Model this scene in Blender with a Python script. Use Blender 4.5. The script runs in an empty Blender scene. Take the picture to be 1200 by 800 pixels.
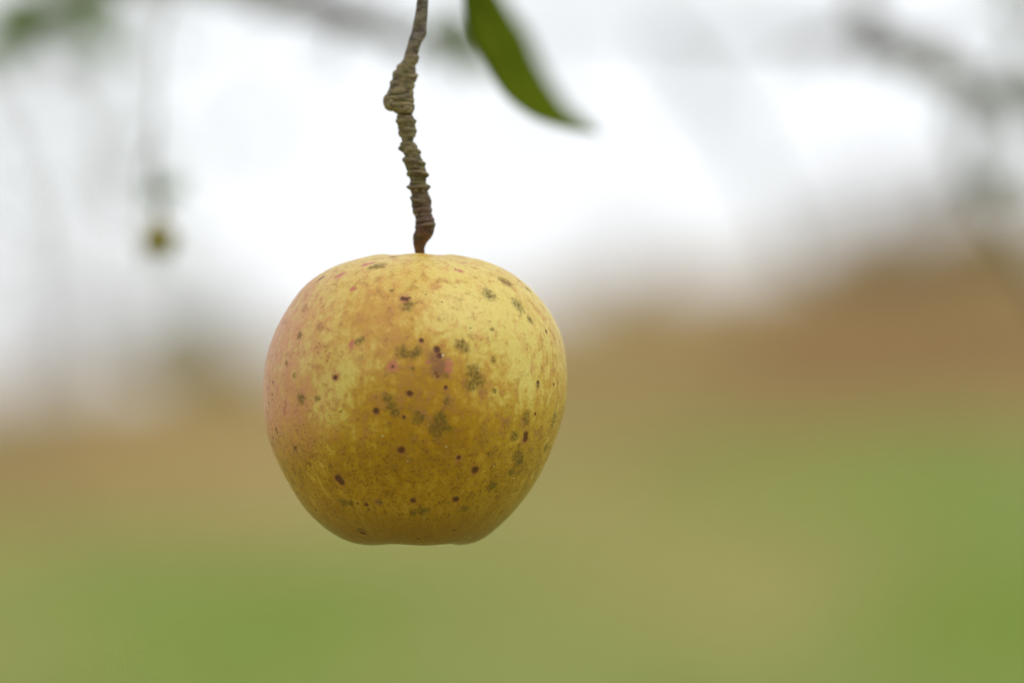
import bpy, math, random
import numpy as np
from mathutils import Vector, Matrix
from mathutils.bvhtree import BVHTree
R = math.radians
rng = np.random.default_rng(11)
random.seed(11)
sc = bpy.context.scene
col = sc.collection

# ------------------------------------------------------------------ camera
CAMZ = 1.55
K = 0.21125 / 1200.0          # tangent of one photo pixel
PITCH = math.atan(130 * K)
cd = bpy.data.cameras.new('camera')
cam = bpy.data.objects.new('camera', cd)
col.objects.link(cam)
cam.location = (0, 0, CAMZ)
cam.rotation_euler = (R(90) + PITCH, 0, 0)
cd.sensor_width = 36
cd.lens = 36 / 0.21125
cd.clip_start = 0.05
cd.clip_end = 5000
cd.dof.use_dof = True
cd.dof.focus_distance = 1.182
cd.dof.aperture_fstop = 4.9
cd.dof.aperture_blades = 0
sc.camera = cam

# ------------------------------------------------------------------ world: overcast sky over a faint Nishita sky
SUN_EL, SUN_AZ = R(60), R(115)      # azimuth measured from +Y towards +X
w = bpy.data.worlds.new('World')
sc.world = w
w.use_nodes = True
nt = w.node_tree
for n in list(nt.nodes): nt.nodes.remove(n)
sky = nt.nodes.new('ShaderNodeTexSky'); sky.sky_type = 'NISHITA'; sky.sun_disc = False
sky.sun_elevation = SUN_EL; sky.sun_rotation = SUN_AZ
tc = nt.nodes.new('ShaderNodeTexCoord')
mp = nt.nodes.new('ShaderNodeMapping'); mp.inputs['Scale'].default_value = (1, 1, 2.4)
nz = nt.nodes.new('ShaderNodeTexNoise'); nz.inputs['Scale'].default_value = 2.2; nz.inputs['Detail'].default_value = 6
rp = nt.nodes.new('ShaderNodeValToRGB')
rp.color_ramp.elements[0].position = .3; rp.color_ramp.elements[0].color = (.84, .86, .90, 1)
rp.color_ramp.elements[1].position = .7; rp.color_ramp.elements[1].color = (1, 1, 1, 1)
vm = nt.nodes.new('ShaderNodeVectorMath'); vm.operation = 'SCALE'; vm.inputs['Scale'].default_value = 8.9
mx = nt.nodes.new('ShaderNodeMix'); mx.data_type = 'RGBA'; mx.inputs[0].default_value = .90
bg = nt.nodes.new('ShaderNodeBackground'); bg.inputs['Strength'].default_value = .10
wo = nt.nodes.new('ShaderNodeOutputWorld')
L = nt.links.new
L(tc.outputs['Generated'], mp.inputs[0]); L(mp.outputs[0], nz.inputs['Vector']); L(nz.outputs['Fac'], rp.inputs[0])
L(rp.outputs[0], vm.inputs[0]); L(sky.outputs[0], mx.inputs[6]); L(vm.outputs[0], mx.inputs[7])
L(mx.outputs[2], bg.inputs['Color']); L(bg.outputs[0], wo.inputs[0])

ld = bpy.data.lights.new('sun', 'SUN'); ld.energy = 1.05; ld.angle = R(40); ld.color = (1, .97, .92)
sun = bpy.data.objects.new('sun', ld); col.objects.link(sun)
sdir = Vector((math.sin(SUN_AZ) * math.cos(SUN_EL), math.cos(SUN_AZ) * math.cos(SUN_EL), math.sin(SUN_EL)))
sun.rotation_euler = sdir.to_track_quat('Z', 'Y').to_euler()
sun.location = (0, 0, 30)

vs = sc.view_settings
sc.display_settings.display_device = 'sRGB'
vs.view_transform = 'Standard'; vs.look = 'None'; vs.gamma = 1; vs.exposure = 0.44
vs.use_curve_mapping = False
sc.cycles.use_denoising = True
sc.cycles.max_bounces = 6
sc.cycles.sample_clamp_indirect = 4

FWD = Vector((0, math.cos(PITCH), math.sin(PITCH)))
UP = Vector((0, -math.sin(PITCH), math.cos(PITCH)))
CAM = Vector((0, 0, CAMZ))
def P(px, py, D):
    return CAM + (FWD + Vector((1, 0, 0)) * ((px - 600) * K) + UP * ((400 - py) * K)) * D

# ------------------------------------------------------------------ helpers
def tag(o, label=None, cat=None, group=None, kind=None):
    if label: o['label'] = label
    if cat: o['category'] = cat
    if group: o['group'] = group
    if kind: o['kind'] = kind
    return o

def empty(name, loc=(0, 0, 0)):
    o = bpy.data.objects.new(name, None); o.empty_display_size = .05
    o.location = loc; col.objects.link(o)
    return o

def mesh_np(name, verts, faces_flat, nper, mat, parent=None, smooth=True):
    """verts (n,3) in world (parent-local) space; faces_flat (m,nper)"""
    me = bpy.data.meshes.new(name)
    verts = np.asarray(verts, dtype=np.float32); f = np.asarray(faces_flat, dtype=np.int32)
    me.vertices.add(len(verts)); me.vertices.foreach_set('co', verts.ravel())
    me.loops.add(f.size); me.loops.foreach_set('vertex_index', f.ravel())
    me.polygons.add(len(f)); me.polygons.foreach_set('loop_start', np.arange(len(f), dtype=np.int32) * nper)
    me.polygons.foreach_set('loop_total', np.full(len(f), nper, dtype=np.int32))
    me.polygons.foreach_set('use_smooth', np.full(len(f), smooth))
    me.update(calc_edges=True); me.validate()
    if mat: me.materials.append(mat)
    o = bpy.data.objects.new(name, me); col.objects.link(o)
    if parent: o.parent = parent
    return o

class MB:
    def __init__(s): s.v = []; s.f = []; s.n = 0
    def add(s, v, f):
        v = np.asarray(v, dtype=float).reshape(-1, 3)
        f = np.asarray(f, dtype=int)
        s.v.append(v); s.f.append(f + s.n); s.n += len(v)
    def tube(s, pts, rad, seg=8):
        pts = np.asarray([tuple(p) for p in pts], dtype=float); n = len(pts)
        rad = np.asarray(rad, dtype=float)
        t = np.gradient(pts, axis=0); t /= np.linalg.norm(t, axis=1)[:, None] + 1e-12
        a = np.array([0, 1., 0]) if abs(t[0][1]) < .8 else np.array([1., 0, 0])
        vs_ = []
        for i in range(n):
            u = np.cross(t[i], a); u /= np.linalg.norm(u) + 1e-12
            v = np.cross(t[i], u); a = -np.cross(t[i], u) * -1 if False else a
            th = np.linspace(0, 2 * np.pi, seg, endpoint=False)
            vs_.append(pts[i] + rad[i] * (np.cos(th)[:, None] * u + np.sin(th)[:, None] * v))
        V = np.concatenate(vs_); F = []
        for i in range(n - 1):
            for j in range(seg):
                k = (j + 1) % seg
                F.append((i * seg + j, i * seg + k, (i + 1) * seg + k, (i + 1) * seg + j))
        s.add(V, F)
    def build(s, name, mat, parent=None, smooth=True, off=None):
        V = np.concatenate(s.v); F = np.concatenate(s.f)
        if off is not None: V = V - np.asarray(tuple(off))
        return mesh_np(name, V, F, 4, mat, parent, smooth)

def new_mat(name):
    m = bpy.data.materials.new(name); m.use_nodes = True
    t = m.node_tree
    b = t.nodes['Principled BSDF']
    return m, t, b

class NG:
    """tiny node helper"""
    def __init__(s, t): s.t = t
    def n(s, typ, **kw):
        x = s.t.nodes.new(typ)
        for k, v in kw.items(): setattr(x, k, v)
        return x
    def link(s, a, b):
        s.t.links.new(a, b)
    def val(s, sock, v):
        if isinstance(v, bpy.types.NodeSocket): s.t.links.new(v, sock)
        else: sock.default_value = v
    def math(s, op, a, b=0.0, c=None, clamp=False):
        x = s.n('ShaderNodeMath', operation=op, use_clamp=clamp)
        s.val(x.inputs[0], a); s.val(x.inputs[1], b)
        if c is not None: s.val(x.inputs[2], c)
        return x.outputs[0]
    def noise(s, vec, scale, detail=3, rough=.5, dist=0.0, color=False):
        x = s.n('ShaderNodeTexNoise'); s.val(x.inputs['Vector'], vec)
        x.inputs['Scale'].default_value = scale; x.inputs['Detail'].default_value = detail
        x.inputs['Roughness'].default_value = rough; x.inputs['Distortion'].default_value = dist
        return x.outputs['Color'] if color else x.outputs['Fac']
    def rng(s, v, a, b, c=0.0, d=1.0, smooth=True):
        x = s.n('ShaderNodeMapRange', interpolation_type='SMOOTHSTEP' if smooth else 'LINEAR')
        s.val(x.inputs[0], v)
        for i, q in enumerate((a, b, c, d)): s.val(x.inputs[i + 1], q)
        return x.outputs[0]
    def mix(s, f, a, b, blend='MIX'):
        x = s.n('ShaderNodeMix', data_type='RGBA', blend_type=blend)
        s.val(x.inputs[0], f)
        s.val(x.inputs[6], a if isinstance(a, bpy.types.NodeSocket) else (*a, 1))
        s.val(x.inputs[7], b if isinstance(b, bpy.types.NodeSocket) else (*b, 1))
        return x.outputs[2]
    def vadd(s, a, b):
        x = s.n('ShaderNodeVectorMath', operation='ADD'); s.val(x.inputs[0], a); s.val(x.inputs[1], b); return x.outputs[0]
    def vmul(s, a, b):
        x = s.n('ShaderNodeVectorMath', operation='MULTIPLY'); s.val(x.inputs[0], a); s.val(x.inputs[1], b); return x.outputs[0]

# ------------------------------------------------------------------ terrain
def terrain(x, y):
    x = np.asarray(x, dtype=float); y = np.asarray(y, dtype=float)
    s = np.log1p(np.exp((y - 28) / 3.0)) * 3.0          # soft ramp start
    over = np.log1p(np.exp((y - 70) / 3.0)) * 3.0       # brow of the hill
    h = .078 * s - .12 * over
    xx = np.tanh(x / 14.0) * 14.0
    h += np.clip((y - 26) / 44., 0, 1) * xx * .185
    h += .10 * np.sin(x * .55 + 1) * np.sin(y * .21) * np.clip((y - 15) / 30, 0, 1) + .05 * np.sin(x * 1.7 + y * .6)
    h -= np.clip((y - 300) / 600, 0, 1) * 6
    return h

GREEN1, GREEN2, TAN, RUST = (.300, .365, .108), (.235, .350, .045), (.50, .39, .185), (.375, .245, .115)
MEAD = (.42, .40, .155)
def ground_hit(px, py):
    d = (P(px, py, 1.0) - CAM)
    for k in range(200, 800):
        q = CAM + d * (k * .1)
        if q.z < float(terrain(q.x, q.y)): return q
    return q
def field_color(g, bright=1.0):
    """colour of the meadow as a function of where it grows (world position)"""
    geo = g.n('ShaderNodeNewGeometry'); pos = geo.outputs['Position']
    flat = g.vmul(pos, (1, .45, 0))
    sep = g.n('ShaderNodeSeparateXYZ'); g.link(pos, sep.inputs[0])
    n1 = g.noise(flat, .20, 3, .55)
    n2 = g.noise(g.vadd(flat, (31, 7, 0)), .33, 3, .5)
    def patch(px, py, rx, ry):
        c = ground_hit(px, py)
        d = g.vmul(g.vadd(pos, (-c.x, -c.y, 0)), (1 / rx, 1 / ry, 0))
        l = g.n('ShaderNodeVectorMath', operation='LENGTH'); g.link(d, l.inputs[0])
        return g.rng(g.math('ADD', l.outputs['Value'], g.math('MULTIPLY', g.math('SUBTRACT', n2, .5), .8)), .3, 1.25, 1.0, 0.0)
    n3 = g.noise(pos, 3.0, 2, .6)
    # far dead growth against near green grass
    t = g.math('SUBTRACT', sep.outputs[1], 42.0)
    t = g.math('SUBTRACT', t, g.math('MULTIPLY', sep.outputs[0], .40))
    t = g.math('ADD', t, g.math('MULTIPLY', g.math('SUBTRACT', n1, .5), 34.0))
    far = g.rng(t, -7.0, 9.0)
    B = lambda q: tuple(min(1, c * bright) for c in q)
    near = g.mix(g.rng(n1, .40, .62), B(GREEN1), B(MEAD))
    for q in [(300, 770, 1.4, 4.5, .6), (930, 585, 1.9, 5, .4), (1190, 780, 1.1, 3.0, .75), (60, 660, 1.6, 4, .35), (1100, 720, 1.2, 3, .25)]:
        near = g.mix(g.math('MULTIPLY', patch(*q[:4]), q[4]), near, B(GREEN2))
    for q in [(780, 660, 1.3, 4, .45), (1000, 640, 1.0, 3, .3), (500, 760, .8, 3, .25)]:
        near = g.mix(g.math('MULTIPLY', patch(*q[:4]), q[4]), near, B(TAN))
    rust = g.math('ADD', patch(1060, 430, 2.8, 10), g.math('MULTIPLY', patch(60, 560, 2.0, 5), .5), clamp=True)
    rust = g.math('ADD', rust, g.math('MULTIPLY', g.rng(n2, .45, .62), .45), clamp=True)
    dead = g.mix(rust, B(TAN), B(RUST))
    dead = g.mix(g.rng(n3, .55, .75, 0, .35), dead, tuple(c * bright for c in GREEN1))
    return g.mix(far, near, dead), n3

m_ground, t_, b_ = new_mat('meadow_ground')
g = NG(t_)
c_, n3_ = field_color(g, .85)
g.link(c_, b_.inputs['Base Color']); b_.inputs['Roughness'].default_value = 1; b_.inputs['Specular IOR Level'].default_value = .1
bp = g.n('ShaderNodeBump'); bp.inputs['Strength'].default_value = .6; bp.inputs['Distance'].default_value = .1
g.link(n3_, bp.inputs['Height']); g.link(bp.outputs[0], b_.inputs['Normal'])

xs = np.concatenate([-np.geomspace(900, 16, 26), np.linspace(-15.5, 15.5, 63), np.geomspace(16, 900, 26)])
ys = np.concatenate([-np.geomspace(600, 12, 20), np.linspace(-10, 100, 150), np.geomspace(104, 1500, 30)])
X, Y = np.meshgrid(xs, ys)
V = np.stack([X, Y, terrain(X, Y)], -1).reshape(-1, 3)
nx, ny = len(xs), len(ys)
ii, jj = np.meshgrid(np.arange(nx - 1), np.arange(ny - 1))
a = (jj * nx + ii).ravel()
F = np.stack([a, a + 1, a + nx + 1, a + nx], -1)
ground = mesh_np('ground', V, F, 4, m_ground)
tag(ground, 'sloping meadow of green and tan grass', 'ground', kind='structure')

# grass blades: thin tapered quads
def blades(n, xr, yr, hmin, hmax, wd, keep=None):
    yy = rng.uniform(yr[0], yr[1], n)
    xx = rng.uniform(-1, 1, n) * (xr[0] + (xr[1] - xr[0]) * (yy - yr[0]) / (yr[1] - yr[0]))
    if keep is not None:
        k = keep(xx, yy); xx, yy = xx[k], yy[k]; n = len(xx)
    zz = terrain(xx, yy) - .02
    h = rng.uniform(hmin, hmax, n); th = rng.uniform(0, 2 * np.pi, n)
    lean = rng.normal(0, .35, (n, 2)) * h[:, None]
    w_ = wd * rng.uniform(.6, 1.4, n)
    dx, dy = np.cos(th) * w_ / 2, np.sin(th) * w_ / 2
    V = np.empty((n, 6, 3))
    mx_, my_ = xx + lean[:, 0] * .3, yy + lean[:, 1] * .3
    V[:, 0] = np.stack([xx - dx, yy - dy, zz], -1); V[:, 1] = np.stack([xx + dx, yy + dy, zz], -1)
    V[:, 2] = np.stack([mx_ + dx * .8, my_ + dy * .8, zz + h * .6], -1); V[:, 3] = np.stack([mx_ - dx * .8, my_ - dy * .8, zz + h * .6], -1)
    V[:, 4] = np.stack([xx + lean[:, 0] + dx * .12, yy + lean[:, 1] + dy * .12, zz + h], -1)
    V[:, 5] = np.stack([xx + lean[:, 0] - dx * .12, yy + lean[:, 1] - dy * .12, zz + h], -1)
    b = np.arange(n)[:, None] * 6
    F = np.concatenate([b + np.array([[0, 1, 2, 3]]), b + np.array([[3, 2, 4, 5]])])
    return V.reshape(-1, 3), F

def leafy(name, colr_fn, trans=.3, rough=.6):
    m, t, b = new_mat(name); g = NG(t)
    c = colr_fn(g)
    g.link(c, b.inputs['Base Color']); b.inputs['Roughness'].default_value = rough
    b.inputs['Specular IOR Level'].default_value = .25
    tr = g.n('ShaderNodeBsdfTranslucent'); g.link(c, tr.inputs['Color'])
    ms = g.n('ShaderNodeMixShader'); ms.inputs[0].default_value = trans
    g.link(b.outputs[0], ms.inputs[1]); g.link(tr.outputs[0], ms.inputs[2])
    g.link(ms.outputs[0], t.nodes['Material Output'].inputs['Surface'])
    return m
m_grass = leafy('meadow_grass', lambda g: field_color(g, 1.15)[0])
mb = MB()
V, F = blades(110000, (7, 13), (24, 72), .10, .28, .03); mb.add(V, F)
V, F = blades(40000, (5, 7), (3, 24), .05, .14, .012); mb.add(V, F)
grass = mb.build('grass', m_grass, smooth=False)
tag(grass, 'short green meadow grass covering the lower slope', 'grass', kind='stuff')

def dead_keep(x, y):
    t = y - 50 - .5 * x + 6 * np.sin(x * .8 + y * .15)
    return t > rng.uniform(-4, 10, len(x))
m_dead = leafy('dry_grass', lambda g: g.mix(.25, field_color(g, 1.1)[0], (.37, .28, .12)))
V, F = blades(60000, (9, 14), (46, 76), .30, .75, .022, dead_keep)
mb = MB(); mb.add(V, F)
dead = mb.build('dry_grass', m_dead, smooth=False)
tag(dead, 'tall brown dead grass and bracken along the top of the slope', 'dry grass', kind='stuff')

# ------------------------------------------------------------------ woody growth
def flat_bark(name, c1, c2):
    m, t, b = new_mat(name); g = NG(t)
    tc = g.n('ShaderNodeTexCoord').outputs['Object']
    n = g.noise(tc, 30, 5, .65)
    g.link(g.mix(g.rng(n, .35, .65), c1, c2), b.inputs['Base Color']); b.inputs['Roughness'].default_value = .9
    bp = g.n('ShaderNodeBump'); bp.inputs['Strength'].default_value = .6; bp.inputs['Distance'].default_value = .004
    g.link(n, bp.inputs['Height']); g.link(bp.outputs[0], b.inputs['Normal'])
    return m
m_bark = flat_bark('apple_tree_bark', (.11, .10, .085), (.23, .22, .19))
m_scrub = flat_bark('scrub_bark', (.17, .12, .085), (.28, .21, .15))

def noise_leaf(name, c1, c2, c3, scale=6):
    def fn(g):
        p = g.n('ShaderNodeNewGeometry').outputs['Position']
        n = g.noise(p, scale, 2); n2 = g.noise(g.vadd(p, (5, 9, 2)), scale * 3, 2)
        return g.mix(g.rng(n2, .5, .7, 0, .7), g.mix(g.rng(n, .4, .6), c1, c2), c3)
    return leafy(name, fn)
m_leaf_bg = noise_leaf('apple_tree_leaf', (.12, .17, .06), (.15, .20, .07), (.20, .20, .09))
m_leaf_green = noise_leaf('green_scrub_leaf', (.29, .31, .09), (.34, .33, .11), (.34, .29, .12), 3)
m_leaf_brown = noise_leaf('brown_scrub_leaf', (.30, .22, .10), (.36, .28, .13), (.17, .15, .06), 3)

def leaves_into(mb, pts, size, spread, per):
    """small pointed leaf faces around points; each a folded pair of quads"""
    pts = np.asarray([tuple(p) for p in pts]); n = len(pts) * per
    c = np.repeat(pts, per, 0) + rng.normal(0, spread, (n, 3))
    d = rng.normal(0, 1, (n, 3)); d[:, 2] -= .5; d /= np.linalg.norm(d, axis=1)[:, None]
    s = np.cross(d, rng.normal(0, 1, (n, 3))); s /= np.linalg.norm(s, axis=1)[:, None]
    nn = np.cross(d, s)
    L_ = size * rng.uniform(.6, 1.2, n)[:, None]
    V = np.empty((n, 6, 3))
    V[:, 0] = c; V[:, 1] = c + d * L_ * .35 + s * L_ * .26 + nn * L_ * .08; V[:, 2] = c + d * L_ * .75 + s * L_ * .18 + nn * L_ * .06
    V[:, 3] = c + d * L_; V[:, 4] = c + d * L_ * .75 - s * L_ * .18 + nn * L_ * .06; V[:, 5] = c + d * L_ * .35 - s * L_ * .26 + nn * L_ * .08
    b = np.arange(n)[:, None] * 6
    mb.add(V.reshape(-1, 3), np.concatenate([b + np.array([[0, 1, 2, 3]]), b + np.array([[0, 3, 4, 5]])]))

def grow(mb, p, d, L_, r, depth, tips, bend=.25, seg=5, up=.15, kids=3):
    pts = [Vector(p)]; n = 5
    d = Vector(d).normalized()
    for i in range(n):
        d = (d + Vector((random.gauss(0, bend), random.gauss(0, bend), random.gauss(0, bend) + up)) * .5).normalized()
        pts.append(pts[-1] + d * (L_ / n))
        if depth <= 1: tips.append(pts[-1].copy())
    mb.tube(pts, np.linspace(r, r * .45, n + 1), seg)
    if depth <= 0: return
    for k in range(kids):
        j = random.randint(1, n)
        q = pts[j]
        dd = (pts[j] - pts[j - 1]).normalized()
        side = Vector((random.gauss(0, 1), random.gauss(0, 1), random.gauss(0, .5))).normalized()
        grow(mb, q, dd * .7 + side * .8, L_ * random.uniform(.45, .7), r * .5, depth - 1, tips, bend, max(4, seg - 1), up, kids)

def shrub(name, x, y, h, wdt, leafmat, leafn, label, cat='bush', size=.075, group=None, stems=9):
    z = float(terrain(x, y)) - .05
    root = empty(name, (x, y, z)); tag(root, label, cat, group)
    mb = MB(); tips = []
    for i in range(stems):
        a_ = random.uniform(0, 6.28); q = random.uniform(.1, .5) * wdt
        grow(mb, (math.cos(a_) * q * .3, math.sin(a_) * q * .3, 0), (math.cos(a_) * wdt * .5, math.sin(a_) * wdt * .5, h), h * random.uniform(.55, .8), .022, 2, tips, .3, 5, .12, 3)
    mb.build('stems', m_scrub, root)
    if leafn:
        lb = MB(); leaves_into(lb, tips, size, .06, leafn)
        lb.build('foliage', leafmat, root, smooth=False)
    return root

def hill(px, D):      # world x on the hillside at a given photo column and distance
    return (px - 600) * K * D
bushes = 'scrub bushes along the brow of the slope'
for (px, D, h, wd, mt, ln, lab) in [
    (238, 66, 1.35, 1.0, m_leaf_green, 60, 'olive green bush poking above the slope left of the big apple'),
    (60, 69, .85, 1.0, m_leaf_brown, 12, 'low brown bush at the far left edge of the slope'),
    (742, 71, 1.0, .9, m_leaf_brown, 7, 'small pale brown bush just right of the big apple'),
    (1010, 70, 1.05, 1.3, m_leaf_brown, 14, 'rust brown bush leftmost of the scrub at right'),
    (1075, 67, 1.25, 1.3, m_leaf_brown, 14, 'bushy rust brown scrub in the middle of the right hand clump'),
    (1165, 69, 1.35, 1.5, m_leaf_brown, 14, 'tall brown scrub bush at the right edge of the picture'),
]:
    shrub('bush', hill(px, D), D, h, wd, mt, ln, lab, group=bushes)
# bare saplings, thin and tall
for (px, D, h, wd, lab) in [
    (95, 68, 3.2, .9, 'tall bare sapling at left with long upright twigs'),
    (20, 70, 2.8, .9, 'bare sapling at the left edge of the picture'),
    (1040, 72, 1.9, 1.2, 'bare twiggy sapling left of centre in the right hand scrub'),
    (1190, 73, 2.1, 1.3, 'bare twiggy sapling at the right edge behind brown scrub'),
]:
    shrub('sapling', hill(px, D), D, h, wd, None, 0, lab, 'sapling', group='bare saplings on the brow', stems=7)

# ------------------------------------------------------------------ apple trees behind, their limbs reaching into the frame
def smooth_path(pts, n=8):
    pts = [Vector(p) for p in pts]; out = []
    for i in range(len(pts) - 1):
        p0 = pts[max(i - 1, 0)]; p1 = pts[i]; p2 = pts[i + 1]; p3 = pts[min(i + 2, len(pts) - 1)]
        for k in range(n):
            t = k / n
            out.append(.5 * ((2 * p1) + (-p0 + p2) * t + (2 * p0 - 5 * p1 + 4 * p2 - p3) * t * t + (-p0 + 3 * p1 - 3 * p2 + p3) * t ** 3))
    out.append(pts[-1]); return out

def limb(mb, tips, pts, r0, r1, twigs=6, tl=.14, seg=8, leafy_=True, droop=0.0):
    pp = smooth_path(pts); n = len(pp)
    pp = [p + Vector((random.gauss(0, r1 * .5), random.gauss(0, r1 * .5), random.gauss(0, r1 * .5))) for p in pp]
    rr = np.linspace(r0, r1, n) * (1 + .10 * np.sin(np.arange(n) * 1.9))
    mb.tube(pp, rr, seg)
    for k in range(twigs):
        j = random.randint(n // 5, n - 1)
        dd = (pp[j] - pp[j - 1]).normalized()
        side = Vector((random.gauss(0, .8), random.gauss(0, 1), random.gauss(0, .8) - droop)).normalized()
        grow(mb, pp[j], dd * .6 + side, tl * random.uniform(.6, 1.2), max(.0018, rr[j] * .35), 1, tips if leafy_ else [], .3, 5, 0, 2)

# right-hand tree, trunk just outside the frame
trunkR = Vector((1.75, 3.9, 0))
tr = empty('apple_tree', trunkR)
tag(tr, 'grey branched apple tree behind on the right, limbs crossing the top of the sky', 'tree', 'apple trees behind the hanging apple')
mb = MB(); tips = []
mb.tube(smooth_path([trunkR, trunkR + Vector((.03, .02, .6)), trunkR + Vector((-.06, 0, 1.2)), trunkR + Vector((-.05, .05, 1.65))]), np.linspace(.13, .09, 25), 14)
top = trunkR + Vector((-.05, .05, 1.6))
limb(mb, tips, [top, P(1420, 170, 3.4), P(1250, 140, 2.7), P(1130, 92, 2.2), P(1050, 58, 2.05), P(960, 42, 2.5), P(850, 36, 2.9), P(700, 22, 3.2), P(560, 40, 3.2)], .0105, .0018, 6, .05, leafy_=False)
for q_ in range(3): limb(mb, tips, [P(1085, 72, 2.1), P(1062 + 8 * q_, 50 + 12 * q_, 2.06), P(1036, 46 + 9 * q_, 2.03), P(1018 - 5 * q_, 30 + 18 * q_, 2.0)], .0042, .0016, 3, .018, leafy_=False)
limb(mb, tips, [P(1045, 58, 2.07), P(1015, 20, 2.2), P(1000, -60, 2.4), P(960, -160, 2.5)], .005, .003, 2, .07)
limb(mb, tips, [P(1130, 95, 2.5), P(1135, 180, 2.6), P(1165, 245, 2.7), P(1215, 310, 2.8), P(1260, 400, 2.9)], .0050, .0034, 0, .05, leafy_=False)
limb(mb, tips, [P(760, 25, 3.3), P(820, 90, 3.4), P(870, 170, 3.5), P(905, 240, 3.6), P(935, 330, 3.6)], .0045, .003, 2, .08, leafy_=False)
limb(mb, tips, [P(1260, 130, 2.9), P(1210, 60, 2.7), P(1190, -20, 2.6), P(1180, -160, 2.6)], .0045, .0025, 1, .08)
limb(mb, tips, [top, trunkR + Vector((.3, .4, 2.3)), trunkR + Vector((.5, .9, 3.0))], .07, .02, 8, .4)
limb(mb, tips, [top, trunkR + Vector((.5, -.3, 2.2)), trunkR + Vector((1.1, -.5, 2.7))], .06, .02, 8, .4)
limb(mb, tips, [top, trunkR + Vector((-.2, .5, 2.4)), trunkR + Vector((-.9, 1.1, 3.0))], .06, .02, 8, .4)
mb.build('trunk', m_bark, tr, off=trunkR)
lb = MB(); tips_keep = [t for t in tips if random.random() < .0]
leaves_into(lb, [P(1190, 105, 2.4), P(1200, 125, 2.4), P(1185, 5, 2.3), P(1195, -8, 2.3)], .026, .010, 3)
lb.build('crown', m_leaf_bg, tr, smooth=False, off=trunkR)

D2 = 1.56                      # distance of the small far apple
# left-hand tree, farther back
trunkL = Vector((-2.1, 4.6, 0))
tl = empty('apple_tree', trunkL)
tag(tl, 'apple tree behind on the left with green leaves hanging into the top left corner', 'tree', 'apple trees behind the hanging apple')
mb = MB(); tips = []
top = trunkL + Vector((.05, -.05, 1.7))
mb.tube(smooth_path([trunkL, trunkL + Vector((-.03, .02, .7)), trunkL + Vector((.05, 0, 1.2)), top]), np.linspace(.14, .09, 25), 14)
limb(mb, tips, [top, P(-150, -60, 3.6), P(60, -50, 2.6), P(220, -35, 2.1), P(330, -5, 1.95), P(400, 14, 1.9), P(440, 32, 1.9), P(500, 48, 2.0), P(545, 30, 2.0)], .012, .0026, 8, .03, leafy_=False)
limb(mb, tips, [P(60, -50, 2.6), P(100, 40, 3.4), P(140, 110, 3.8), P(150, 200, 4.0)], .004, .002, 5, .09)
limb(mb, tips, [top, P(-60, 60, 4.4), P(40, 80, 4.6), P(90, 190, 4.8), P(100, 330, 4.9), P(95, 470, 5.0)], .008, .0035, 6, .14, leafy_=False, droop=.8)
limb(mb, tips, [P(-60, 60, 4.4), P(0, 200, 4.5), P(30, 330, 4.6), P(25, 500, 4.6)], .008, .0035, 4, .14, leafy_=False, droop=.8)
limb(mb, [], [P(330, -5, 1.95), P(250, -40, 1.78), P(196, 10, 1.66), P(182, 110, 1.60), P(185, 218, D2 + .02)], .0009, .0005, 0, .02)
limb(mb, [], [P(183, 150, 1.6), P(172, 215, 1.72), P(180, 262, 1.86), P(182, 292, 1.96)], .0009, .0005, 0, .02)
limb(mb, tips, [top, trunkL + Vector((-.3, .4, 2.4)), trunkL + Vector((-.5, .9, 3.1))], .07, .02, 8, .4)
limb(mb, tips, [top, trunkL + Vector((.4, .3, 2.4)), trunkL + Vector((.9, .8, 3.1))], .06, .02, 8, .4)
mb.build('trunk', m_bark, tl, off=trunkL)
lb = MB(); leaves_into(lb, [t for t in tips if random.random() < .15], .04, .02, 1)
leaves_into(lb, [P(62, 2, 2.1), P(70, 12, 2.1)], .040, .004, 5)
leaves_into(lb, [P(174, 225, 1.76), P(180, 262, 1.86), P(181, 275, 1.91), P(182, 290, 1.96)], .017, .002, 2)
leaves_into(lb, [P(540, 22, 1.9), P(546, 34, 1.95)], .022, .003, 4)
leaves_into(lb, [P(x_, y_, 4.0) for x_, y_ in ((60, 70), (110, 110), (150, 130), (180, 120), (120, 150), (40, 130), (200, 90), (80, 165))], .035, .06, 3)
lb.build('crown', m_leaf_bg, tl, smooth=False, off=trunkL)

# ------------------------------------------------------------------ apple shape (photo pixels -> metres at 1.2 m)
DA = 1.2
U = K * DA
AX = 486
top_tab = [(338, 2.5, 2.5), (334, 8, 8), (322, 15, 15), (308, 24, 24), (301, 32, 33), (299, 41, 43), (300, 50, 52), (302, 59, 62), (305.5, 73, 79), (312, 94, 97),
    (322, 113, 116), (335, 130, 132.5), (350, 142, 147), (370, 155, 161), (390, 165, 170.5), (410, 172, 175.5), (430, 176.5, 177.5), (450, 178, 178),
    (470, 178, 176.5), (490, 177, 172.5), (510, 173, 166), (530, 166, 158.5), (550, 156.5, 149.5), (570, 145.5, 138), (590, 133, 123.5), (605, 120.5, 110), (618, 106, 96),
    (628, 91, 83), (634, 78, 71), (636.8, 64, 58), (636.5, 50, 46), (633, 38, 36), (624, 24, 24), (612, 12, 12), (606, 4, 4)]
tab = np.array(top_tab, dtype=float)
def resample(tab, per=8):
    out = []
    n = len(tab)
    for i in range(n - 1):
        p0 = tab[max(i - 1, 0)]; p1 = tab[i]; p2 = tab[i + 1]; p3 = tab[min(i + 2, n - 1)]
        for k in range(per):
            t = k / per
            out.append(.5 * ((2 * p1) + (-p0 + p2) * t + (2 * p0 - 5 * p1 + 4 * p2 - p3) * t * t + (-p0 + 3 * p1 - 3 * p2 + p3) * t ** 3))
    out.append(tab[-1]); return np.array(out)
prof = resample(tab)
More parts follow.
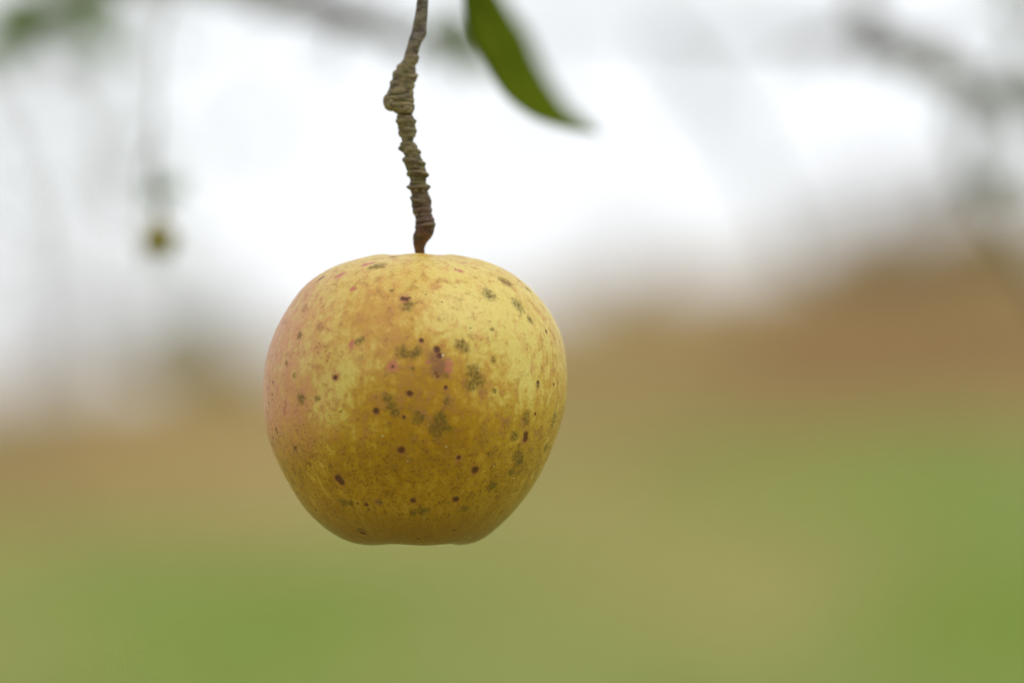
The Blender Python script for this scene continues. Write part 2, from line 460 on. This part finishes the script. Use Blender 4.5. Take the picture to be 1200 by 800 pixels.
# light smoothing of radii read from the photograph
for _ in range(10):
    prof[1:-1] = .5 * prof[1:-1] + .25 * (prof[:-2] + prof[2:])

def apple_mesh(NT=256, lobes=1.0, phase=.4):
    th = np.linspace(0, 2 * np.pi, NT, endpoint=False)
    V = []
    for (py, rl, rr) in prof:
        f = (1 + np.cos(th)) / 2
        r = rl + (rr - rl) * f
        low = np.clip((py - 520) / 110, 0, 1); hi = np.clip((350 - py) / 50, 0, 1)
        lob = np.cos(5 * th + phase)
        big = np.clip(r / 40, 0, 1)
        r = r * (1 + lobes * big * (.0015 * low + .003 * hi) * (lob) + .004 * np.sin(3 * th + 1.2) * big * (1 - low))
        z = (-(py - 468)) + lobes * big * np.where(low > .6, -.8 * lob * (low - .6) / .4, 0) + lobes * big * 0.8 * hi * np.cos(5 * th + phase + .8)
        V.append(np.stack([np.cos(th) * r, np.sin(th) * r, z], -1))
    n = len(prof)
    V = np.concatenate(V)
    F = []
    i, j = np.meshgrid(np.arange(n - 1), np.arange(NT), indexing='ij')
    k = (j + 1) % NT
    F = np.stack([i * NT + j, (i + 1) * NT + j, (i + 1) * NT + k, i * NT + k], -1).reshape(-1, 4)
    return V, F
AV, AF = apple_mesh()
apple_c = P(AX, 468, DA)
bvh = BVHTree.FromPolygons([Vector(v) * U + apple_c for v in AV], [tuple(f) for f in AF])
def on_skin(px, py):
    d = (P(px, py, 1.0) - CAM).normalized()
    h, nn, idx, dist = bvh.ray_cast(CAM, d)
    if h is None:       # a mark right on the outline: pull it inwards
        return on_skin(px + (3 if px < AX else -3), py + (2 if py < 400 else -2))
    return (h - apple_c) / U

dark = [(375, 327, 3.0), (378, 325, 2.6), (393, 442.4, 3.0), (480.2, 461, 3.6), (460.3, 429.5, 1.8), (494, 399, 2.7), (512, 410, 4.2), (515, 417, 3.6), (513, 441, 1.8),
    (522, 454, 2.3), (440.8, 481.4, 3.7), (473.4, 488.5, 2.1), (470.5, 527, 4.2), (397, 560.5, 5.2), (400, 564, 4.6), (429.4, 591, 2.6), (432, 596.6, 1.4), (419.5, 589.7, 1.4),
    (484, 586, 3.2), (424.7, 624, 3.2), (428, 625, 2.2), (370.5, 596.6, 1.8), (556.5, 550.3, 4.5), (534, 584.5, 4.0), (616, 509, 4.0), (615.5, 514, 4.3), (537.5, 536, 2.9),
    (532, 621, 2.0), (490.7, 631, 2.0), (526, 603, 1.2), (578.6, 603.7, 1.1), (323.8, 503, 2.2), (325, 507, 1.6), (320, 513, 2.2), (320, 448, 1.6), (319, 462, 1.5), (313.5, 455, 1.5), (315, 472, 1.7),
    (472, 350, 3.2), (476, 350.5, 3.2), (480, 349, 1.5), (640, 388.6, 2.2), (630.5, 448, 2.2), (649, 450, 1.9), (627, 485, 1.7), (346, 524, 1.5), (399.5, 482, 1.2), (511, 437, 1.6),
    (374, 402, .8), (380.6, 406, .8), (372.5, 413, .9), (382, 411.6, .9), (370, 406, .6), (377, 419, .65), (384.5, 418, .65), (384, 423, .5), (518, 354, .9), (499, 345, .8), (551, 384, .9)]
soot = [(444, 311, 9), (460, 301, 5), (437, 313, 6), (477, 359, 6.5), (480, 356, 5), (459, 341, 3), (350.7, 393, 4.5), (420.5, 400, 4), (425, 397, 3.5), (471, 411, 7), (483, 415, 6), (489, 412, 6), (476, 415, 5), (483.5, 432.5, 2.6),
    (455, 467, 6), (459, 476, 5), (463, 483, 5), (336, 425, 3.5), (372, 467, 3.5), (573.5, 345, 9), (594, 331, 7), (589, 328, 6), (606, 356, 8), (609, 361, 6.5), (619, 339, 4.5), (621, 375, 5), (577, 386, 2.8),
    (578, 421.8, 3.8), (538, 404, 6), (544, 408, 6), (542, 401, 4), (555, 436, 9), (560, 446, 9), (552, 451, 7), (523, 440, 3), (630.5, 451, 4), (579, 458, 3), (490.7, 489.7, 7), (517, 490, 8), (516, 499, 10), (510, 503, 7), (523, 502, 6),
    (616.6, 487, 6), (617, 494, 5), (603, 511, 6.5), (606, 532, 7), (609, 540, 7), (599, 553, 5), (650, 487, 6), (648, 496, 5), (640, 523, 5), (572.6, 531, 2.5), (544, 595, 5),
    (485, 600, 5), (494, 599, 6), (500, 598, 4), (403, 588, 6), (411, 589, 4), (443.7, 588, 4.5), (353, 467, 6.5), (363, 543.6, 2.6), (346, 525, 4), (523, 470, 3), (576, 570, 7), (424, 622, 6), (345, 440, 3)]
pink = [(398, 322.7, 6), (402, 320, 5), (429, 310, 6), (436, 308, 4), (414, 338, 4.5), (412.6, 402.6, 5), (460.3, 429, 8), (539, 317.5, 4.5), (533, 316, 3), (545, 308, 4), (333, 481, 5), (474.5, 350, 8), (393, 442, 6), (537, 536, 5), (443, 588, 5)]
blush = [(398, 322.7, 6), (402, 320, 4.5), (429, 310, 6), (436, 308, 4), (414, 338, 4.5), (412, 402.6, 4), (460.3, 429, 6), (539, 317.5, 4.5), (534, 315, 3), (545, 308, 3.5), (527, 425, 5), (526, 434, 5), (502, 424, 3), (333, 481, 4)]
white = [(448.5, 510.6, .9), (478, 540, .8), (470, 636, 1.1), (551, 630, 1.0), (578.6, 546, .8), (522.8, 523, .8), (602, 560, .9), (519, 416, 1.3), (391, 588, .7)]

def apple_skin():
    m, t, b = new_mat('apple_skin'); g = NG(t)
    pos = g.vmul(g.n('ShaderNodeTexCoord').outputs['Object'], (1 / U, 1 / U, 1 / U))   # photo-pixel units, ~0.2 mm
    warpc = g.noise(pos, .16, 3, .6, color=True)
    wv = g.n('ShaderNodeVectorMath', operation='SUBTRACT'); g.link(warpc, wv.inputs[0]); wv.inputs[1].default_value = (.5, .5, .5)
    ws = g.n('ShaderNodeVectorMath', operation='SCALE'); g.link(wv.outputs[0], ws.inputs[0]); ws.inputs['Scale'].default_value = 9.0
    warped = g.vadd(pos, ws.outputs[0])
    ws2 = g.n('ShaderNodeVectorMath', operation='SCALE'); g.link(wv.outputs[0], ws2.inputs[0]); ws2.inputs['Scale'].default_value = 22.0
    warped2 = g.vadd(pos, ws2.outputs[0])
    def field(lst, vec):
        cur = None
        for (px, py, r) in lst:
            c = on_skin(px, py)
            d = g.n('ShaderNodeVectorMath', operation='DISTANCE'); g.link(vec, d.inputs[0]); d.inputs[1].default_value = tuple(c)
            q = g.math('DIVIDE', d.outputs['Value'], r)
            cur = q if cur is None else g.math('MINIMUM', cur, q)
        return cur
    ws3 = g.n('ShaderNodeVectorMath', operation='SCALE'); g.link(wv.outputs[0], ws3.inputs[0]); ws3.inputs['Scale'].default_value = 2.2
    f_dark = field(dark, g.vadd(pos, ws3.outputs[0])); f_soot = field(soot, warped); f_pink = field(pink, warped); f_white = field(white, pos); f_blush = field(blush, warped)
    sep = g.n('ShaderNodeSeparateXYZ'); g.link(pos, sep.inputs[0]); X_, Y_, Z_ = sep.outputs
    # meridian coordinates: streaks run from stem to eye
    ang = g.math('ARCTAN2', Y_, X_)
    cmb = g.n('ShaderNodeCombineXYZ')
    ca = g.math('MULTIPLY', g.math('COSINE', ang), 170.0); sa = g.math('MULTIPLY', g.math('SINE', ang), 170.0)
    g.link(ca, cmb.inputs[0]); g.link(sa, cmb.inputs[1]); g.link(g.math('MULTIPLY', Z_, .50), cmb.inputs[2])
    streak = g.noise(cmb.outputs[0], .085, 4, .62, .3)
    blot = g.noise(pos, .020, 5, .62, .6)
    blot2 = g.noise(g.vadd(pos, (300, 40, 7)), .075, 6, .66, .3)
    fine = g.noise(pos, .22, 4, .65)
    # --- pale yellow against ochre
    def blob(px, py, r, wgt):
        c = on_skin(px, py)
        d = g.n('ShaderNodeVectorMath', operation='DISTANCE'); g.link(warped2, d.inputs[0]); d.inputs[1].default_value = tuple(c)
        return g.rng(d.outputs['Value'], 0.0, r * 1.45, wgt, 0.0)
    # depth of ochre: grows towards the eye end (the blush side of russet), patchy elsewhere
    oc = g.rng(Z_, 110.0, -100.0, .24, .76, smooth=True)
    for bl in [(445, 370, 60, .30), (500, 470, 75, .30), (535, 535, 60, .12), (445, 545, 60, .14), (385, 470, 38, -.34), (420, 510, 24, -.30), (350, 420, 30, -.22), (560, 350, 60, -.22), (610, 400, 50, -.24),
               (615, 455, 34, -.30), (520, 375, 34, -.20), (415, 425, 28, -.22), (570, 470, 24, -.20), (498, 505, 14, -.2), (590, 560, 40, .1), (350, 560, 40, .08), (400, 345, 40, -.1), (440, 330, 30, -.06)]:
        oc = g.math('ADD', oc, blob(*bl))
    v = g.math('ADD', oc, g.math('MULTIPLY', g.math('SUBTRACT', blot2, .5), 1.25))
    v = g.math('ADD', v, g.math('MULTIPLY', g.math('MULTIPLY', g.math('SUBTRACT', streak, .5), g.rng(Z_, 165.0, 90.0, .3, 1.0)), 1.15))
    v = g.math('ADD', v, g.math('MULTIPLY', g.math('SUBTRACT', blot, .5), .7))
    v = g.math('ADD', v, g.math('MULTIPLY', g.math('SUBTRACT', fine, .5), .40))
    cr = g.n('ShaderNodeValToRGB'); g.link(v, cr.inputs[0])
    e = cr.color_ramp.elements
    e[0].position = 0.02; e[0].color = (.60, .475, .125, 1)
    e[1].position = 1.0; e[1].color = (.29, .135, .002, 1)
    for p_, c in ((.20, (.565, .415, .095)), (.44, (.475, .285, .032)), (.68, (.385, .198, .005))):
        q = e.new(p_); q.color = (*c, 1)
    base = cr.outputs[0]
    # tan/rosy tint towards the upper left shoulder, greener to the right
    tanm = g.math('ADD', blob(425, 350, 85, .6), blob(445, 385, 55, .45), clamp=True)
    base = g.mix(tanm, base, g.mix(.5, base, (.54, .28, .09)))
    pm = g.math('ADD', g.rng(X_, -60.0, -172.0, 0, .95), g.math('MULTIPLY', g.math('SUBTRACT', blot2, .5), 1.5))
    pm = g.math('MULTIPLY', g.math('ADD', pm, g.math('MULTIPLY', g.math('SUBTRACT', streak, .5), 1.4), clamp=True), g.rng(Z_, -95.0, -20.0))
    base = g.mix(g.math('MULTIPLY', pm, .95), base, (.56, .25, .13))
    gm = g.math('MULTIPLY', g.rng(X_, 20.0, 150.0), .22)
    base = g.mix(gm, base, g.mix(.35, base, (.50, .50, .10)))
    # fine grain
    base = g.mix(g.rng(fine, .35, .7, .0, .22), base, (.42, .26, .05))
    # pores: tiny brown dots, denser towards the eye
    vo = g.n('ShaderNodeTexVoronoi'); g.link(pos, vo.inputs['Vector']); vo.inputs['Scale'].default_value = .23
    pr = g.math('ADD', g.rng(Z_, 30.0, -90.0, .11, .30), g.math('MULTIPLY', g.math('SUBTRACT', blot2, .5), .55))
    pr = g.math('ADD', pr, g.math('MULTIPLY', g.math('SUBTRACT', fine, .5), .3))
    pores = g.rng(g.math('SUBTRACT', vo.outputs['Distance'], pr), -.04, .08, .55, 0.0)
    base = g.mix(pores, base, (.15, .06, .008))
    # pale lenticels up on the shoulder
    vo2 = g.n('ShaderNodeTexVoronoi'); g.link(g.vadd(pos, (11, 5, 3)), vo2.inputs['Vector']); vo2.inputs['Scale'].default_value = .09
    len_ = g.rng(vo2.outputs['Distance'], .06, .14, .16, 0.0)
    base = g.mix(len_, base, (.72, .60, .32))
    # underside shade painted into the skin colour, darkening the bottom rim
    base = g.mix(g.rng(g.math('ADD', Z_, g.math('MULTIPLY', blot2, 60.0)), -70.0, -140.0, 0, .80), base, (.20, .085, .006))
    # bruise/pink marks
    pk = g.rng(f_pink, .45, 1.25, .72, 0.0)
    base = g.mix(pk, base, (.43, .17, .085))
    bru = g.rng(field([(511, 419, 11), (513, 433, 11), (518, 426, 10)], warped), .3, 1.35, 1.0, 0.0)
    base = g.mix(g.math('MULTIPLY', bru, .85), base, (.215, .085, .040))
    base = g.mix(g.rng(f_blush, .45, 1.35, .85, 0.0), base, (.44, .14, .085))
    # sooty blotch: clusters of olive specks
    vo3 = g.n('ShaderNodeTexVoronoi'); g.link(pos, vo3.inputs['Vector']); vo3.inputs['Scale'].default_value = .34
    sn = g.noise(pos, .33, 4, .7)
    sk = g.rng(f_soot, .45, 1.55, 1.0, 0.0)
    spk = g.math('ADD', g.rng(sn, .40, .62), g.rng(vo3.outputs['Distance'], .18, .34, .8, 0.0), clamp=True)
    # plus free-running faint specks
    free = g.math('MULTIPLY', g.rng(blot2, .54, .70), .45)
    sk2 = g.math('MULTIPLY', g.math('ADD', sk, free, clamp=True), g.math('ADD', g.math('MULTIPLY', spk, .62), .36))
    base = g.mix(sk2, base, (.115, .074, .009))
    # dark sunken spots
    dkh = g.rng(f_dark, .9, 2.1, .5, 0.0)
    base = g.mix(dkh, base, (.34, .14, .03))
    dk = g.rng(f_dark, .62, 1.35, .97, 0.0)
    base = g.mix(dk, base, g.mix(g.noise(pos, .5, 2), (.06, .017, .007), (.13, .040, .012)))
    wh = g.rng(f_white, .6, 1.1, .8, 0.0)
    base = g.mix(wh, base, (.85, .8, .62))
    g.link(base, b.inputs['Base Color'])
    g.val(b.inputs['Roughness'], g.math('ADD', g.rng(fine, .3, .7, .33, .47), g.math('MULTIPLY', sk2, .25)))
    b.inputs['Specular IOR Level'].default_value = .28
    b.inputs['Subsurface Weight'].default_value = .12
    b.inputs['Subsurface Scale'].default_value = .003
    b.inputs['Subsurface Radius'].default_value = (1, .5, .15)
    h = g.math('ADD', g.math('MULTIPLY', g.rng(f_dark, .5, 1.2), .8), g.math('MULTIPLY', fine, .35))
    h = g.math('ADD', h, g.math('MULTIPLY', blot2, 1.6))
    h = g.math('SUBTRACT', h, g.math('MULTIPLY', pores, .25))
    bp = g.n('ShaderNodeBump'); bp.inputs['Strength'].default_value = .45; bp.inputs['Distance'].default_value = .0004
    g.link(h, bp.inputs['Height']); g.link(bp.outputs[0], b.inputs['Normal'])
    return m

base_z = apple_c.z - (637 - 468) * U
apple = empty('apple', (apple_c.x, apple_c.y, base_z))
tag(apple, 'large yellow ochre apple with dark spots and sooty blotches, hanging sharp in the centre', 'apple')
fruit = mesh_np('fruit', AV * U, AF, 4, apple_skin(), apple)
fruit.location = (0, 0, apple_c.z - base_z)

# ---- twig: measured (y, left, right) rows of the photograph
rows = [(298, 486, 498), (290, 484.6, 498), (284, 483.7, 500.5), (279, 483.2, 505), (275, 483.5, 507.5), (271, 485.5, 509.3), (267, 487, 510), (262, 486.2, 510.3), (258, 485, 509.6), (252, 484.4, 508), (248, 484.4, 506.3), (245, 483.4, 506.2), (241, 482.2, 505.4), (236, 481, 505.6), (232, 480.0, 505.2), (229, 481.3, 504.2), (224, 480, 503), (219, 477, 503.6), (215, 478, 502), (210, 478.4, 501), (205, 477.5, 502.2), (200, 476.8, 500), (195, 475, 497.5), (191, 473, 497.6), (187, 472, 496), (183, 472.3, 495), (179, 470.2, 493.5), (175, 468, 491), (170, 467.6, 488.3), (165, 468, 487), (161, 467, 488.2), (156, 467.2, 487.8), (151, 466.2, 488), (146, 465.5, 486.2), (141, 464.4, 486.8), (137, 463.8, 485.8), (134, 464.5, 484.5), (131, 460, 485.8), (127, 455, 486), (122, 451.6, 485.6), (116, 450.3, 485.4), (110, 451.6, 484.6), (104, 454.4, 484.8), (98, 456.6, 485.4), (93, 459, 488.2), (88, 459.6, 488.8), (84, 461.4, 487.6), (80, 463, 486.8), (76, 464.4, 487), (72.5, 469.5, 490), (69, 471.8, 491), (66, 472.6, 491.4), (64, 473.0, 489.8), (58, 475, 491), (50, 477.2, 494), (42, 479.6, 498.6), (38, 481.0, 500), (32, 482.4, 499.6), (20, 484.6, 500.8), (8, 487, 501.6), (0, 488, 502), (-20, 490, 504.5), (-60, 494, 510), (-110, 497, 516), (-150, 498, 522), (-175, 496, 530)]
rows = np.array(rows, dtype=float)
def twig_mesh(r0, r1, seg=40, step=.6):
    ys_ = np.arange(r0, r1, -step)
    o = np.argsort(rows[:, 0])
    l = np.interp(ys_, rows[o, 0], rows[o, 1]); r = np.interp(ys_, rows[o, 0], rows[o, 2])
    th = np.linspace(0, 2 * np.pi, seg, endpoint=False)
    c = (l + r) / 2; hw = (r - l) / 2
    V = []
    # ring scars: irregular collars, each tilted by its own amount
    scars = [(69, 1.0), (86, 1.3), (98, .8), (111, 1.0), (124, .9), (134, -1.6), (142, .9), (155, .8), (165, -1.3), (176, .9), (183, -1.3), (190, .9), (205, 1.1), (212, -1.0), (219, 1.2), (227, -1.1), (234, 1.1), (247, .8), (255, -.8), (265, .9)]
    tl_ = {s[0]: (random.uniform(-4, 4), random.uniform(0, 6.28)) for s in scars}
    scars = [(s_, a_ * random.uniform(.4, 1.35)) for s_, a_ in scars]
    for i, y in enumerate(ys_):
        dep = 5.0 * math.sin(y * .021 + .6) + 1.5 * math.sin(y * .09)
        dr = np.zeros(seg)
        for s, a_ in scars:
            tt, ph = tl_[s]
            q = y - s + tt * np.cos(th + ph)
            lumpy = .45 + .9 * (.5 + .5 * np.cos(2 * th + ph * 2.3 + s)) ; dr += lumpy * (a_ * 1.15 * np.exp(-(q / 2.6) ** 2) - abs(a_) * 1.0 * np.exp(-((q + 3.6) / 1.1) ** 2))
        x = c[i] + np.cos(th) * (hw[i] - .4)
        hd = min(hw[i], 12.5) * 1.0
        yv = dep + np.sin(th) * hd
        wob = 1.1 * np.sin(2 * th + y * .23 + 1.5 * np.sin(y * .11)) + .9 * np.sin(3 * th - y * .29) + .5 * np.sin(4 * th + y * .55) + .35 * np.sin(5 * th - y * .31) + .3 * np.sin(2 * th + y * .53)
        amt = 1.0 if 75 < y < 270 else .25
        dr = (dr * 1.25 + wob * .36) * amt
        V.append(np.stack([x + np.cos(th) * dr - AX, yv + np.sin(th) * dr, -(y - 468) + 0 * x], -1))
    n = len(ys_); V = np.concatenate(V)
    # chip the bark
    i, j = np.meshgrid(np.arange(n - 1), np.arange(seg), indexing='ij'); k = (j + 1) % seg
    F = np.stack([i * seg + j, i * seg + k, (i + 1) * seg + k, (i + 1) * seg + j], -1).reshape(-1, 4)
    V += rng.normal(0, .07, V.shape)
    return V, F

def twig_mat():
    m, t, b = new_mat('twig_bark'); g = NG(t)
    pos = g.vmul(g.n('ShaderNodeTexCoord').outputs['Object'], (1 / U, 1 / U, 1 / U))
    sep = g.n('ShaderNodeSeparateXYZ'); g.link(pos, sep.inputs[0]); Z_ = sep.outputs[2]
    st = g.vmul(pos, (.6, .6, 1.5))
    n1 = g.noise(st, .12, 5, .7, .5); n2 = g.noise(pos, .06, 3, .6); n3 = g.noise(g.vmul(pos, (1, 1, 3.2)), .33, 4, .7)
    zz = g.math('ADD', Z_, g.math('MULTIPLY', g.math('SUBTRACT', n2, .5), 40.0))
    cr = g.n('ShaderNodeValToRGB'); g.link(g.rng(zz, 170.0, 470.0, 0, 1, smooth=False), cr.inputs[0])
    e = cr.color_ramp.elements
    e[0].position = .0; e[0].color = (.25, .105, .015, 1)
    e[1].position = 1; e[1].color = (.27, .24, .22, 1)
    for p_, c in ((.075, (.24, .105, .014)), (.10, (.13, .055, .022)), (.20, (.17, .095, .060)), (.27, (.17, .10, .03)), (.38, (.23, .19, .07)), (.52, (.28, .22, .09)), (.70, (.32, .26, .12)), (.80, (.31, .25, .16)), (.84, (.27, .24, .21))):
        q = e.new(p_); q.color = (*c, 1)
    c = g.mix(g.rng(n1, .38, .60, .85, 0.0), g.mix(1.0, cr.outputs[0], (.76, .70, .66), 'MULTIPLY'), (.040, .024, .013))
    c = g.mix(g.rng(n3, .56, .74, 0, .55), c, (.46, .40, .27))
    pt_ = g.n('ShaderNodeNewGeometry').outputs['Pointiness']  # crevice shade and dirt painted into the bark colour, ridges painted lighter
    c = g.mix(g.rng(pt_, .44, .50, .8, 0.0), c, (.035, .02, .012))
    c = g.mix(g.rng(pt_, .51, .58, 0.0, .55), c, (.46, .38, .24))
    lich = g.math('MULTIPLY', g.rng(n2, .48, .6), g.rng(Z_, 215.0, 250.0))
    c = g.mix(g.math('MULTIPLY', lich, .25), c, (.19, .19, .04))
    g.link(c, b.inputs['Base Color'])
    b.inputs['Roughness'].default_value = .5; b.inputs['Specular IOR Level'].default_value = .4
    bp = g.n('ShaderNodeBump'); bp.inputs['Strength'].default_value = 1.0; bp.inputs['Distance'].default_value = .0008
    g.link(g.math('ADD', n1, g.math('MULTIPLY', n3, .6)), bp.inputs['Height']); g.link(bp.outputs[0], b.inputs['Normal'])
    return m
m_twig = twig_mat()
# stalk belongs to the apple: from the bottom of the hollow up to the joint with the spur
rows_s = rows
V, F = twig_mesh(297, 272.5)
ys_top = V[:40]
extra = []
for q, (dy, sc_) in enumerate([(40, .75), (30, .72), (20, .75), (10, .85), (4, .95)]):
    ring = ys_top.copy(); cen = ring.mean(0)
    ring = cen + (ring - cen) * sc_; ring[:, 2] -= dy
    ring[:, 0] += (0 - cen[0]) * dy / 40 * .6; ring[:, 1] += (0 - cen[1]) * dy / 40 * .8
    extra.append(ring)
V2 = np.concatenate(extra + [V]); n = len(V2) // 40
i, j = np.meshgrid(np.arange(n - 1), np.arange(40), indexing='ij'); k = (j + 1) % 40
F2 = np.stack([i * 40 + j, i * 40 + k, (i + 1) * 40 + k, (i + 1) * 40 + j], -1).reshape(-1, 4)
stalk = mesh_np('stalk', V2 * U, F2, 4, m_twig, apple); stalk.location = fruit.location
# calyx: withered sepals in the basin underneath
mb = MB()
for k in range(5):
    a_ = k * 2 * math.pi / 5 + .3; ca, sa = math.cos(a_), math.sin(a_)
    pts = []
    for s_, z_, w_ in ((3, -141, 5), (8, -148, 5.5), (12, -156, 4), (11, -163, 1)):
        for sg in (-1, 1): pts.append((ca * s_ - sa * w_ * sg, sa * s_ + ca * w_ * sg, z_))
    pts = np.array(pts); both = np.concatenate([pts, pts * np.array([.88, .88, 1])])
    f = []
    for i in range(3):
        f.append((2 * i, 2 * i + 1, 2 * i + 3, 2 * i + 2)); f.append((8 + 2 * i, 8 + 2 * i + 2, 8 + 2 * i + 3, 8 + 2 * i + 1))
        f.append((2 * i, 2 * i + 2, 8 + 2 * i + 2, 8 + 2 * i)); f.append((2 * i + 1, 8 + 2 * i + 1, 8 + 2 * i + 3, 2 * i + 3))
    mb.add(both * U, f)
m_cal = flat_bark('withered_sepal', (.06, .04, .02), (.14, .10, .05))
cal = mb.build('calyx', m_cal, apple); cal.location = fruit.location

# the knobbly spur twig and the branch it hangs from (above the frame)
tw = empty('twig', P(AX, 276, DA))
tag(tw, 'knobbly ringed brown twig rising from the big apple to the top of the picture', 'twig')
V, F = twig_mesh(276, -175, step=.6)
V = V * U + np.array(apple_c)
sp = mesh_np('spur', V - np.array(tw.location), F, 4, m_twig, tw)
# object coordinates of the material follow the apple's frame
sp.data.transform(Matrix.Translation(tw.location - apple_c)); sp.location = apple_c - tw.location
mb = MB(); tips = []
bpts = [P(-900, -420, 1.25), P(-400, -330, 1.22), P(100, -240, 1.2), P(380, -190, 1.2), P(520, -172, 1.2), P(760, -185, 1.22), P(1100, -240, 1.27), P(1500, -330, 1.35)]
pp = smooth_path(bpts); mb.tube(pp, np.linspace(.010, .0035, len(pp)) * (1 + .07 * np.sin(np.arange(len(pp)) * 2.1)), 16)
mb.build('branch', m_bark, tw, off=tw.location)
# knob: the round old bud scar on the left of the spur
def blobmesh(c, r, nz_=.12, seg=20, rings=12):
    V = []; F = []
    ph = np.linspace(.02, np.pi - .02, rings); th = np.linspace(0, 2 * np.pi, seg, endpoint=False)
    for p_ in ph:
        wob = 1 + nz_ * (np.sin(3 * th + p_ * 4) * .5 + np.sin(5 * th + 2 * p_) * .4)
        V.append(np.stack([np.sin(p_) * np.cos(th) * r[0] * wob, np.sin(p_) * np.sin(th) * r[1] * wob, np.cos(p_) * r[2] * np.ones(seg)], -1))
    V = np.concatenate(V) + np.array(c)
    i, j = np.meshgrid(np.arange(rings - 1), np.arange(seg), indexing='ij'); k = (j + 1) % seg
    F = np.stack([i * seg + j, (i + 1) * seg + j, (i + 1) * seg + k, i * seg + k], -1).reshape(-1, 4)
    return V, F
mb = MB()
v_, f_ = blobmesh((459.0 - AX, -3, 468 - 119), (10.5, 9, 11.5)); mb.add(v_ * U, f_)
v_, f_ = blobmesh((474 - AX, -9, 468 - 127), (9, 6, 6.5)); mb.add(v_ * U, f_)
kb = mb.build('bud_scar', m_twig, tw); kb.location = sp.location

# ------------------------------------------------------------------ the hanging leaf
leafE = empty('hanging_leaf', P(556, -150, 1.33))
tag(leafE, 'long green leaf hanging tip down from the top edge just right of the twig', 'leaf')
left = [(532, -60), (539, -25), (543, 0), (546, 22), (552, 45), (565, 68), (577, 92), (594, 115), (616, 133), (638, 144), (668, 152), (700, 157)]
right = [(545, -62), (560, -28), (569, -2), (578, 16), (589, 34), (601, 50), (612, 72), (627, 97), (644, 119), (659, 134), (682, 147), (701, 157)]
nl = len(left); NS = 14
V = []
fold = []
lc = np.array(left, float); rc = np.array(right, float)
def cat1(A, per=6):
    return resample(A, per)
lc = cat1(lc); rc = cat1(rc); n = len(lc)
for i in range(n):
    t = i / (n - 1)
    wp = math.sin(math.pi * min(1, t * .98 + .02)) ** .7
    for q in range(NS + 1):
        s = q / NS
        if s <= .62:     # near half of the blade, left edge to midrib
            u = s / .62
            px = lc[i, 0] + (rc[i, 0] - lc[i, 0]) * u; py = lc[i, 1] + (rc[i, 1] - lc[i, 1]) * u
            D = 1.285 + .075 * u * wp + .10 * t
            px += 1.5 * math.sin(u * math.pi) * math.sin(t * 19)
        else:            # far half folds back and away
            u = (s - .62) / .38
            px = rc[i, 0] + 24 * u * wp * (1 - .7 * t) ; py = rc[i, 1] - 12 * u * wp
            D = 1.285 + .075 * wp + .10 * t + .16 * u * wp
        V.append(tuple(P(px, py, D)))
V = np.array(V)
F = []
for i in range(n - 1):
    for q in range(NS):
        a_ = i * (NS + 1) + q; F.append((a_, a_ + 1, a_ + NS + 2, a_ + NS + 1))
m_leafmain, t_, b_ = new_mat('apple_leaf')
g = NG(t_)
tcx = g.n('ShaderNodeTexCoord').outputs['Object']
nn = g.noise(tcx, 60, 4, .6); n2 = g.noise(g.vadd(tcx, (3, 1, 2)), 350, 3, .6)
c = g.mix(g.rng(nn, .35, .65), (.085, .125, .006), (.115, .145, .010))
c = g.mix(g.rng(n2, .55, .75, 0, .35), c, (.12, .14, .02))
g.link(c, b_.inputs['Base Color']); b_.inputs['Roughness'].default_value = .7; b_.inputs['Specular IOR Level'].default_value = .0
trn = g.n('ShaderNodeBsdfTranslucent'); g.link(g.mix(.5, c, (.14, .2, .01)), trn.inputs['Color'])
ms = g.n('ShaderNodeMixShader'); ms.inputs[0].default_value = .35
g.link(b_.outputs[0], ms.inputs[1]); g.link(trn.outputs[0], ms.inputs[2]); g.link(ms.outputs[0], t_.nodes['Material Output'].inputs['Surface'])
bl = mesh_np('blade', V - np.array(leafE.location), np.array(F), 4, m_leafmain, leafE)
sm = bl.modifiers.new('thick', 'SOLIDIFY'); sm.thickness = .0004
mb = MB()
mid = [Vector(V[i * (NS + 1) + int(.62 * NS)]) for i in range(0, n, 3)]
mb.tube(mid, np.linspace(.0007, .00025, len(mid)), 6)
mb.build('midrib', m_leafmain, leafE, off=leafE.location)
mb = MB(); pt = smooth_path([V[NS // 2], P(540, -110, 1.28), P(552, -150, 1.24), P(556, -178, 1.205)])
mb.tube(pt, np.linspace(.0008, .0011, len(pt)), 8)
mb.build('petiole', m_leafmain, leafE, off=leafE.location)

# ------------------------------------------------------------------ small far apple, out of focus
c2 = P(186, 281, D2); R2 = .0075 / 1.0
s2 = (44 / 2) * K * D2 / 178.0
sm_apple = empty('apple', c2 - Vector((0, 0, 169 * s2)))
tag(sm_apple, 'tiny blurred dark yellow apple hanging far off in the white sky at left', 'apple')
m2, t_, b_ = new_mat('small_apple_skin'); g = NG(t_)
nn = g.noise(g.n('ShaderNodeTexCoord').outputs['Object'], 260, 4, .6)
g.link(g.mix(g.rng(nn, .35, .65), (.23, .19, .02), (.16, .12, .012)), b_.inputs['Base Color']); b_.inputs['Roughness'].default_value = .5
V2, F2 = apple_mesh(64, 1.0, 1.3)
fr = mesh_np('fruit', V2 * s2, F2, 4, m2, sm_apple); fr.location = (0, 0, 169 * s2)
mb = MB(); q0 = c2 + Vector((0, 0, 130 * s2))
pt = smooth_path([q0, q0 + Vector((.001, 0, .008)), q0 + Vector((-.001, .001, .016)), P(185, 214, D2 + .02)])
mb.tube(pt, np.linspace(.0007, .0009, len(pt)), 8)
mb.build('stalk', m_bark, sm_apple, off=sm_apple.location)
